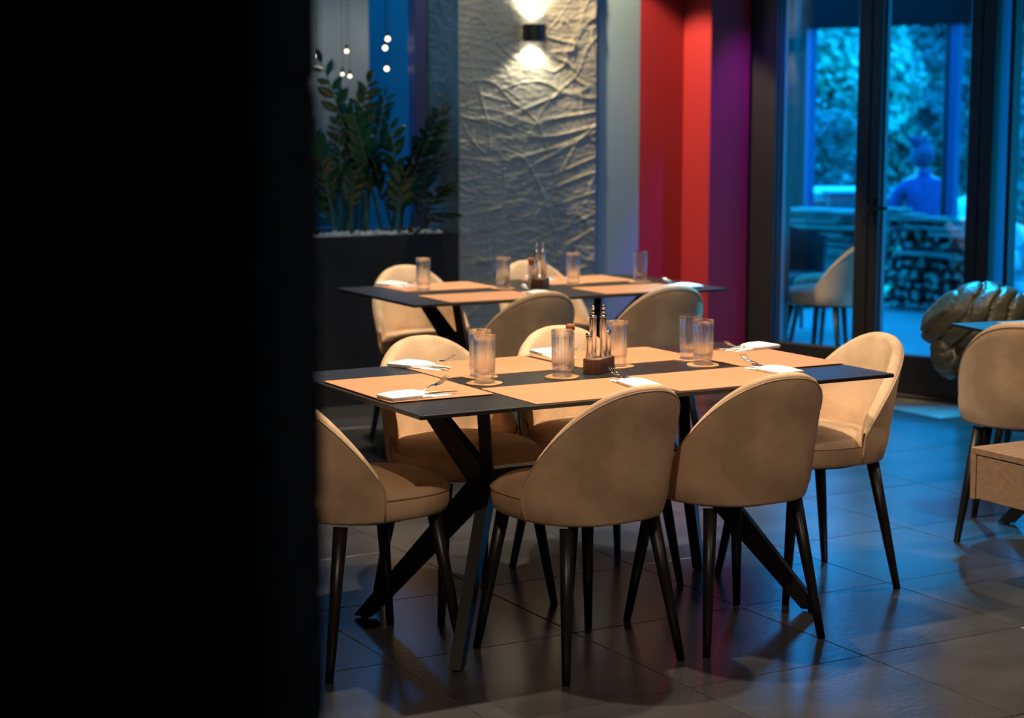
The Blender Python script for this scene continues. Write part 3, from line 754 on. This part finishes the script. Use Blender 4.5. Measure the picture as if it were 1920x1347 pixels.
# ================================================================ OAK BENCH, JACKET
bc = atZ(1821, 838, .455)
bn = thing('storage_bench', 'pale wooden box bench with inset drawer front at the right edge', 'bench', (bc.x, bc.y, 0), TA)
Lb, Db, z0, z1 = 1.25, .55, .285, .455
bm = bmesh.new(); add_box(bm, (0, -Db, z1-.022), (Lb, 0, z1), .002); bmo('bench_top', bm, M['oak'], bn)
bm = bmesh.new(); add_box(bm, (0, -.024, z0), (.5, 0, z1-.0225), .001); add_box(bm, (0.03, -Db+.024, z0), (Lb, -.026, z0+.02)); add_box(bm, (0, -Db, z0), (Lb, -Db+.022, z1-.0225), .001); add_box(bm, (Lb-.02, -Db+.024, z0+.02), (Lb, -.026, z1-.0225)); add_box(bm, (.52, -.024, z0), (Lb, 0, z1-.0225))
bmo('bench_carcass', bm, M['oak'], bn)
bm = bmesh.new(); add_box(bm, (.002, -Db+.0255, z0+.003), (.026, -.0265, z1-.0255), .0015); bmo('drawer_front', bm, M['oak'], bn)
for x in (.62, 1.1):
    bm = bmesh.new(); add_box(bm, (x, -Db+.05, 0), (x+.04, -Db+.09, z0)); add_box(bm, (x, -.09, 0), (x+.04, -.05, z0)); add_box(bm, (x, -Db+.09, z0-.04), (x+.04, -.09, z0)); bmo('bench_leg', bm, M['tableleg'], bn)

def jacket():
    root = thing('puffer_jacket', 'olive quilted puffer jacket draped over the chair behind the right table', 'jacket', (2.01, 7.40, .635))
    def blob(name, c, r, rot, n_, dirn, amp, seed, taper=0, sub=6):
        d = Vector(dirn).normalized(); e_ = Vector((-d.z, 0, d.x))
        bm = bmesh.new(); bmesh.ops.create_icosphere(bm, subdivisions=sub, radius=1)
        for v in bm.verts:
            p = v.co.copy(); sh = Vector((seed, 3, 1))
            t = p.dot(e_)*n_+.28*noise.noise(p*1.5+sh)+.10*sin(p.dot(d)*5+seed)
            f = abs((t % 1)-.5)*2
            pk = noise.noise(Vector((p.dot(d)*11, p.y*11, math.floor(t)*3.3+seed)))
            q = 1-amp*f**6*(1+.8*pk)-.35*amp*(1-f)**0*abs(pk)*f**2+.05*noise.noise(p*2.2+sh)
            x = p.x; k = 1-taper*max(0, -x)**1.5
            v.co = Vector((p.x*q*r[0], p.y*q*r[1]*k, (p.z*q*k-taper*.55*max(0, -x)**2)*r[2]))
        o = bmo(name, bm, M['jacket'], root, True); o.location = c; o.rotation_euler = rot; return o
    blob('jacket_body', (-.125, 0, .065), (.225, .15, .150), (0, R(-10), R(-8)), 2.7, (.55, 0, .75), .10, 1, .20)
    blob('jacket_lining', (-.12, .0, -.05), (.15, .10, .13), (0, 0, 0), 2.0, (.2, 0, 1), .08, 5, 0, 5)
    blob('jacket_sleeve', (-.235, -.02, -.085), (.070, .075, .100), (0, R(-20), 0), 2.2, (1, 0, .1), .10, 9, 0, 5)
    tube('zip_tape', [(-.235, -.092, -.05), (-.226, -.096, -.08), (-.236, -.092, -.11)], .005, M['wood_old'], root, 6)
    return root
jacket()

# ================================================================ OUTSIDE
struct(box('terrace_floor_ground', (-14, 8, -.08), (30, 60, -.062), M['grass'])).name = 'floor_garden'
te = struct(wbox('floor_terrace', -1.8, 7, .16, 5.4, -.06, 0, M['terrace']))
# paving: tiles of the terrace
for i in range(-2, 7):
    for j in range(0, 8):
        bm = bmesh.new(); add_box(bm, (i*.6+.003, .2+j*.6+.003, 0), (i*.6+.597, .2+j*.6+.597, .006), .002)
        bmo('paving_tile', bm, M['terrace'], te)
NP0 = 4.7
struct(wbox('ceiling_terrace', -1.2, 6.5, .14, NP0+.3, 2.66, 2.76, M['soffit']))
hz = atY(1600, 56, 15).z
q1_, q2_ = qof(1497, NP0), qof(1785, NP0)
hb = struct(wbox('trim_4', q1_-.6, q2_+5, NP0-.06, NP0+.1, 2.24, 2.66, M['soffit']))
for nm, a, b in (('blue painted terrace post left of the tree view', 1497, 1519), ('slim dark terrace post in front of the seated person', 1776, 1792)):
    qa, qb = qof(a, NP0), qof(b, NP0)
    t = thing('terrace_post', nm, 'post', W(qa, NP0), WA, 'posts along the terrace')
    box('post_shaft', (0, 0, .006), (qb-qa, .09, 2.24), M['post'], t, .004)
    box('post_cover', (-.03, -.015, .006), (-.001, .085, 2.24), M['frame'], t, .002)
qa = qof(1470, NP0-.6); t = thing('terrace_post', 'dark terrace post hard against the left door jamb', 'post', W(qa, NP0-.6), WA, 'posts along the terrace')
box('post_shaft', (0, 0, .006), (qof(1478, NP0-.6)-qa, .08, 2.6), M['post'], t, .004); box('post_cover', (.07, -.01, .006), (.16, .08, 2.6), M['frame'], t, .004)
# stacked planks (left) and firewood (right)
ws = thing('plank_stack', 'stack of weathered planks behind the chairs outside the left door', 'planks', W(qof(1465, 3.7), 3.7), WA)
LQ = qof(1612, 3.7)-qof(1465, 3.7)-.02
z = .0
i = 0
while z < .76:
    th = rnd.choice([.022, .028, .035]); y0_ = rnd.uniform(-.06, .05)
    bm = bmesh.new(); add_box(bm, (-.25+rnd.uniform(0, .3), y0_, z), (LQ+rnd.uniform(-.15, .06), y0_+rnd.uniform(.4, .55), z+th), .003)
    o = bmo('plank', bm, M['wood_old'], ws); o.rotation_euler = (0, rnd.uniform(-.012, .012), rnd.uniform(-.02, .02)); z += th+rnd.uniform(.001, .014); i += 1
fw = thing('firewood_stack', 'pile of split firewood seen through the right glass door', 'firewood', W(qof(1652, 3.75), 3.75), WA)
LQ = qof(1840, 3.75)-qof(1652, 3.75)
def log_mesh(k):
    r_ = random.Random(k); n_ = r_.choice([3, 4, 5]); pts = []
    for j in range(n_):
        a = 2*pi*j/n_+r_.uniform(-.3, .3); pts.append((cos(a)*r_.uniform(.7, 1.1), sin(a)*r_.uniform(.5, .9)))
    L0 = .5; vs = [(x*.055, -.02+r_.uniform(-.012, .012), y*.055) for x, y in pts]+[(x*.052, L0, y*.055) for x, y in pts]
    fs = [tuple(range(n_)), tuple(range(n_, 2*n_))[::-1]]+[(j, n_+j, n_+(j+1) % n_, (j+1) % n_) for j in range(n_)]
    me = bpy.data.meshes.new('log'); me.from_pydata(vs, [], fs); me.materials.append(M['log_end']); return me
LM = [log_mesh(k) for k in range(9)]
z = .055; row = 0
while z < .72:
    x = .03+.05*(row % 2)
    while x < LQ-.02:
        if z > .62 and x > LQ*.72: break
        o = link('log', rnd.choice(LM), None, fw); s = rnd.uniform(.65, 1.15)
        o.location = (x, rnd.uniform(-.05, .06), z+rnd.uniform(-.01, .01)); o.rotation_euler = (rnd.uniform(-.04, .04), rnd.uniform(0, 6.28), rnd.uniform(-.16, .16)); o.scale = (s, 1, s)
        x += .085*s+.015
    z += .078; row += 1
for (x, zz_, L_, tilt) in ((.0, .735, .34, .02), (.05, .70, .55, -.02), (.28, .66, .42, .03), (.5, .60, .40, .0), (.2, .45, .5, .01), (.0, .765, .22, 0)):
    bm = bmesh.new(); add_box(bm, (x, -.10, zz_), (x+L_, .15, zz_+.028), .003); o = bmo('plank', bm, M['wood_old'], fw); o.rotation_euler = (0, tilt, 0)
# wicker chair
wc = thing('wicker_armchair', 'dark woven wicker armchair behind the velvet chairs outside', 'chair', W(qof(1486, 1.9), 1.9), R(200))
bm = bmesh.new(); add_box(bm, (-.27, -.26, .36), (.27, .28, .43), .02, seg=2); bmo('wicker_seat', bm, M['wicker'], wc)
vs = []; fs = []
for i in range(25):
    a = pi*i/24
    for r_, z_ in ((.29, .40), (.31, .78-.10*abs(cos(a))), (.285, .785-.10*abs(cos(a))), (.265, .40)): vs.append((cos(a)*r_, -.02-sin(a)*r_*.95, z_))
for i in range(24):
    for j in range(4): a = i*4+j; b = i*4+(j+1) % 4; fs.append((a, b, b+4, a+4))
fs += [(0, 1, 2, 3), (99, 98, 97, 96)]
pyd('wicker_back', vs, fs, M['wicker'], wc, False)
for sx in (-1, 1):
    for sy in (-1, 1): tube('leg', [(sx*.22, sy*.22, .36), (sx*.24, sy*.25, 0.006)], .014, M['leg'], wc, 8)

# low garden wall, outdoor table with crates, heap of pale stones
gp = W(-6, 13.5); gwl = thing('garden_wall', 'low smooth garden wall beyond the terrace, under the trees', 'wall', gp, WA-R(4))
bm = bmesh.new(); add_box(bm, (-4, 0, -.062), (16, .25, .98), .01); bmo('wall_body', bm, M['gwall'], gwl)
bm = bmesh.new(); add_box(bm, (-4, -.04, .981), (16, .29, 1.02), .01); bmo('wall_coping', bm, M['gwall'], gwl)
ot = thing('garden_table', 'pale garden table carrying crates outside the left door', 'table', atY(1580, 352, 17.6) - Vector((0, 0, atY(1580, 352, 17.6).z+.062)), 0)
tz = atY(1570, 354, 17.6).z+.062
box('garden_table_top', (-.32, -.3, tz-.04), (.30, .5, tz), M['crate'], ot, .005)
for sx in (-.28, .26):
    for sy in (-.26, .46): box('leg', (sx-.03, sy-.03, 0), (sx+.03, sy+.03, tz-.04), M['crate'], ot)
def crate(px0, px1, py0, py1, y, m, name, label, slats):
    a, b = atY(px0, py1, y), atY(px1, py0, y)
    t = thing(name, label, 'crate', (a.x, y, -.062), 0, 'crates beyond the terrace')
    wdt = b.x-a.x; h0 = 0; h1 = b.z+.062
    if slats:
        for k_ in range(8):
            z0_ = h1*k_/8; box('slat', (0, 0, z0_+.01), (wdt, .4, z0_+h1/8-.018), m, t, .004)
        box('core', (.03, .03, 0), (wdt-.03, .37, h1-.03), M['box'], t)
    else:
        box('crate_body', (0, 0, 0), (wdt, .4, h1-.02), m, t, .008); box('crate_lid', (-.01, -.01, h1-.019), (wdt+.01, .41, h1), m, t, .004)
    return t
crate(1512, 1553, 358, 400, 16.2, M['crate'], 'pallet_stack', 'stack of pale slatted pallets left of the dark crate', True)
crate(1556, 1611, 362, 400, 15.9, M['box'], 'storage_crate', 'dark storage crate beside the pale pallets', False)
def stones(label, px0, px1, py0, py1, y, n_, seed):
    rr = random.Random(seed); a, b = atY(px0, py1, y), atY(px1, py0, y)
    t = thing('stone_heap', label, 'stones', (a.x, y, -.062), 0, 'heaps of pale stones beyond the doors')
    W_ = b.x-a.x; Hh = b.z+.062
    for k_ in range(n_):
        r_ = rr.uniform(.10, .17); h = rr.random()**.8
        bm = bmesh.new(); bmesh.ops.create_icosphere(bm, subdivisions=3, radius=r_)
        for v in bm.verts: v.co *= 1+.25*noise.noise(v.co*9+Vector((k_, 0, 0))); v.co.z *= .8
        o = bmo('stone', bm, M['snow'], t, True); o.location = (W_*rr.uniform(.05, 1.2)*(1), rr.uniform(0, .5)+.3*h, r_*.7+(Hh-r_*1.4)*h)
    return t
stones('heap of pale stones outside the far right window', 1880, 1950, 425, 560, 13.6, 46, 4)
stones('heap of pale stones right of the seated person', 1796, 1830, 372, 420, 18.2, 22, 9)

# seated person, back to the viewer
def skin_mesh(name, joints, edges, m, parent, sub=2):
    me = bpy.data.meshes.new(name); me.from_pydata([j[:3] for j in joints], edges, []); o = bpy.data.objects.new(name, me); C.objects.link(o)
    o.modifiers.new('s', 'SKIN'); o.modifiers.new('b', 'SUBSURF').levels = sub
    for i, j in enumerate(joints):
        me.skin_vertices[0].data[i].radius = (j[3], j[4] if len(j) > 4 else j[3])
    me.skin_vertices[0].data[0].use_root = True
    bpy.context.view_layer.update(); dg = bpy.context.evaluated_depsgraph_get()
    m2 = bpy.data.meshes.new_from_object(o.evaluated_get(dg)); bpy.data.objects.remove(o)
    return link(name, m2, m, parent, smooth=True)
pp = atY(1732, 345, 17)
SH = .93  # shoulder height above terrace level
pr = thing('person', 'person in a blue coat with tied-up hair sitting with back to the doors', 'person', (pp.x, 17, -.062), R(8))
S0 = .43
J = [(0, 0, S0+.06, .13, .15), (0, 0, S0+.25, .13, .12), (0, .02, S0+.42, .15, .12), (0, .03, S0+.52, .10, .09), (0, .05, S0+.60, .055), (0, .07, S0+.68, .075, .085), (0, .08, S0+.76, .095, .085), (0, .08, S0+.83, .06)]
E_ = [(i, i+1) for i in range(7)]
for sx in (-1, 1):
    k0 = len(J)
    J += [(sx*.15, .03, S0+.50, .062), (sx*.20, .06, S0+.44, .055), (sx*.24, .12, S0+.24, .042), (sx*.14, .34, S0+.14, .032), (sx*.08, .40, S0+.14, .030)]
    E_ += [(3, k0), (k0, k0+1), (k0+1, k0+2), (k0+2, k0+3), (k0+3, k0+4)]
    k0 = len(J)
    J += [(sx*.10, .06, S0+.02, .095), (sx*.14, .42, S0+.04, .062), (sx*.14, .46, .10, .042), (sx*.14, .60, .06, .035)]
    E_ += [(0, k0), (k0, k0+1), (k0+1, k0+2), (k0+2, k0+3)]
skin_mesh('body', J, E_, M['skin'], pr)
Jc = [(0, -.01, S0+.0, .17, .16), (0, -.01, S0+.16, .165, .14), (0, 0, S0+.30, .17, .14), (0, .02, S0+.44, .17, .135), (0, .03, S0+.54, .10, .09), (0, .045, S0+.61, .075, .075)]
Ec = [(i, i+1) for i in range(5)]
for sx in (-1, 1):
    k0 = len(Jc); Jc += [(sx*.16, .03, S0+.49, .078), (sx*.215, .06, S0+.42, .075), (sx*.26, .12, S0+.22, .065), (sx*.16, .32, S0+.14, .05)]
    Ec += [(3, k0), (k0, k0+1), (k0+1, k0+2), (k0+2, k0+3)]
skin_mesh('coat', Jc, Ec, M['coat'], pr)
Jt = [(0, .02, S0+.0, .15, .14)]; Et = []
for sx in (-1, 1):
    k0 = len(Jt); Jt += [(sx*.10, .08, S0+.02, .105), (sx*.14, .43, S0+.04, .075), (sx*.14, .47, .16, .058)]; Et += [(0, k0), (k0, k0+1), (k0+1, k0+2)]
skin_mesh('trousers', Jt, Et, M['hair'], pr)
skin_mesh('scarf', [(-.06, .02, S0+.60, .05), (0, -.01, S0+.595, .055), (.06, .03, S0+.60, .05), (0, .10, S0+.60, .05)], [(0, 1), (1, 2), (2, 3)], M['coat'], pr)
bm = bmesh.new(); bmesh.ops.create_icosphere(bm, subdivisions=4, radius=1)
for v in bm.verts: q = 1+.08*noise.noise(v.co*3); v.co = Vector((v.co.x*.112*q, v.co.y*.118*q+.055, v.co.z*.125*q+S0+.76))
bmo('hair', bm, M['hair'], pr, True)
bm = bmesh.new()
for c_, r_ in (((-.05, .06, S0+.88), .06), ((-.10, .05, S0+.90), .035), ((-.13, .05, S0+.925), .022), ((0, .06, S0+.90), .045), ((.05, .07, S0+.87), .04)):
    bmesh.ops.create_icosphere(bm, subdivisions=3, radius=r_, matrix=Matrix.Translation(c_))
for v in bm.verts: v.co *= 1+.03*noise.noise(v.co*22)
bmo('hair_bun', bm, M['hair'], pr, True)
sx_ = thing('garden_stool', 'plain stool under the person in the blue coat', 'stool', (pp.x, 17, -.062), R(8))
box('seat', (-.2, -.18, .26), (.2, .2, .30), M['wood_old'], sx_, .01)
for a in (-1, 1):
    for b in (-1, 1): box('leg', (a*.17-.02, .01+b*.16-.02, 0), (a*.17+.02, .01+b*.16+.02, .26), M['wood_old'], sx_)

# trees: trunk + leafy crown built from many small leaves
def tree(label, px, y, cz, rx, rz_, m, n_, seed, lsz=.13):
    rr = random.Random(seed); b = atY(px, 222, y); t = thing('garden_tree', label, 'tree', (b.x, y, -.062), 0, 'trees beyond the garden wall')
    tube('trunk', [(0, 0, 0), (.05, 0, cz*.5), (0, .05, cz)], [.13, .10, .05], M['trunk'], t, 8)
    vs = []; fs = []
    blobs = [(rr.uniform(-.75, .75)*rx, rr.uniform(-.5, .5)*rx, cz+rr.uniform(-.8, .8)*rz_, rr.uniform(.25, .5)*min(rx, rz_)) for _ in range(22)]
    for k_ in range(n_):
        bx_, by_, bz_, br = rr.choice(blobs); d = Vector((rr.gauss(0, 1), rr.gauss(0, 1), rr.gauss(0, 1))).normalized()*br*rr.uniform(.75, 1.05)
        c_ = Vector((bx_, by_, bz_))+d; a = Vector((rr.gauss(0, 1), rr.gauss(0, 1), rr.gauss(0, 1))).normalized(); e = a.orthogonal().normalized(); s = lsz*rr.uniform(.6, 1.2)
        i0 = len(vs); vs += [c_-a*s*.6, c_+e*s*.35, c_+a*s*.6, c_-e*s*.35]; fs.append((i0, i0+1, i0+2, i0+3))
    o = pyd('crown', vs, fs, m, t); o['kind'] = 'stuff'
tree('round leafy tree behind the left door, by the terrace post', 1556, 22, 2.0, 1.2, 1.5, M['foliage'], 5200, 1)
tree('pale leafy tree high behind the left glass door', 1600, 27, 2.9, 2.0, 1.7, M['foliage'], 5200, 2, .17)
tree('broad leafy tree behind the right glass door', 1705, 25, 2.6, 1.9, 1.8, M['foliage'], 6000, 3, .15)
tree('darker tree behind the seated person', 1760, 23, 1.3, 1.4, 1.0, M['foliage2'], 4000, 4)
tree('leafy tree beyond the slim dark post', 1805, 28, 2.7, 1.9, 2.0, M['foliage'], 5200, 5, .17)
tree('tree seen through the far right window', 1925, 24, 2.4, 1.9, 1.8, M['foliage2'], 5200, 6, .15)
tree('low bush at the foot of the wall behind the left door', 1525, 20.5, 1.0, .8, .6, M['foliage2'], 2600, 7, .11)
hd_ = thing('hedge_bank', 'tall hedge bank closing the garden view behind the trees', 'hedge', W(-10, 22), WA)
vs = []; fs = []; nx, nz = 130, 40
for j in range(nz+1):
    for i in range(nx+1):
        x = 34*i/nx-4; z = 6.2*j/nz; vs.append((x, 2.4*noise.noise(Vector((x*.55, z*.7, 3)))+.9*noise.noise(Vector((x*2.1, z*2.3, 7)))+z*.4, z))
for j in range(nz):
    for i in range(nx): a = j*(nx+1)+i; fs.append((a, a+1, a+nx+2, a+nx+1))
hg = pyd('hedge_face', vs, fs, M['foliage'], hd_); hg['kind'] = 'stuff'

# ---- outside the left window: rendered wall, pale curtain panel, string of bulbs
cu0, cu1 = uof(560, VW+.35), uof(693, VW+.35)
ow = struct(tbox('wall_outside_left', uw0-3, uc0+2.9, VW+3.4, VW+3.6, 0, 3.2, M['outwall']))
ct = thing('curtain_panel', 'pale vertical panel hanging outside the left window', 'curtain', T(cu0, VW+.35), TA)
vs = []; fs = []; K = 40
for i in range(K+1):
    x = (cu1-cu0)*i/K; y = .0015*sin(i*.7)
    vs += [(x, y, .9), (x, y, 3.2), (x, y+.012, .9), (x, y+.012, 3.2)]
for i in range(K): a = i*4; fs += [(a, a+4, a+5, a+1), (a+2, a+3, a+7, a+6), (a+1, a+5, a+7, a+3), (a, a+2, a+6, a+4)]
fs += [(0, 1, 3, 2), (K*4, K*4+2, K*4+3, K*4+1)]
pyd('fabric', vs, fs, M['curtain'], ct, True)
labs = ['topmost glowing bulb of the right string beyond the left window', 'glowing bulb just below the topmost of the right string', 'lowest glowing bulb of the right string beyond the left window', 'glowing bulb before the pale panel, nearest the top', 'glowing bulb low before the pale panel, right one', 'glowing bulb low before the pale panel, left one', 'glowing bulb beside the dark pier edge']
for lab, (px, py, s_) in zip(labs, ((727, 73, 1.15), (722, 90, 1.15), (725, 129, 1.1), (650, 96, .9), (656, 143, .8), (642, 139, .7), (592, 105, .6))):
    c_ = lv(px, VW+.22); c_ = atY(px, py, c_.y)
    t = thing('string_bulb', lab, 'bulb', tuple(c_), 0, 'string bulbs beyond the left window')
    bm = bmesh.new(); bmesh.ops.create_icosphere(bm, subdivisions=2, radius=.0125*s_); bmo('bulb_globe', bm, M['bulb'], t, True)
    tube('socket', [(0, 0, .012*s_), (0, 0, .035)], .007, M['wire'], t, 8); tube('cable', [(0, 0, .035), (0, 0, 3.2-c_.z)], .0012, M['wire'], t, 5)
# small ceiling fittings for the spots, the added fill and tint ones too
for i, (p, *_) in enumerate(LAMPS):
    names = ['above the left half of the near table', 'above the right half of the near table', 'above the left half of the back table', 'above the right half of the back table', 'above the right edge table', 'over the aisle nearest the viewer', 'over the aisle on the right', 'added to wash the red pier', 'added with a cool tint to wash the planter and grey wall', 'added as warm fill above the planter end of the textured column', 'added with a violet tint in front of the glass doors', 'added with a pale violet tint over the right aisle', 'added with a blue tint just inside the glass doors', 'added as fill over the gap between the two tables']
    t = thing('ceiling_spotlight', 'recessed black ceiling spotlight '+names[i], 'lamp', (p.x, p.y, 0), 0, 'recessed ceiling spotlights')
    lathe('lamp_ring', [(.050, 2.965), (.062, 2.965), (.062, 2.999), (.050, 2.999), (.050, 2.965)], M['sconce'], t, 24, cap=False)
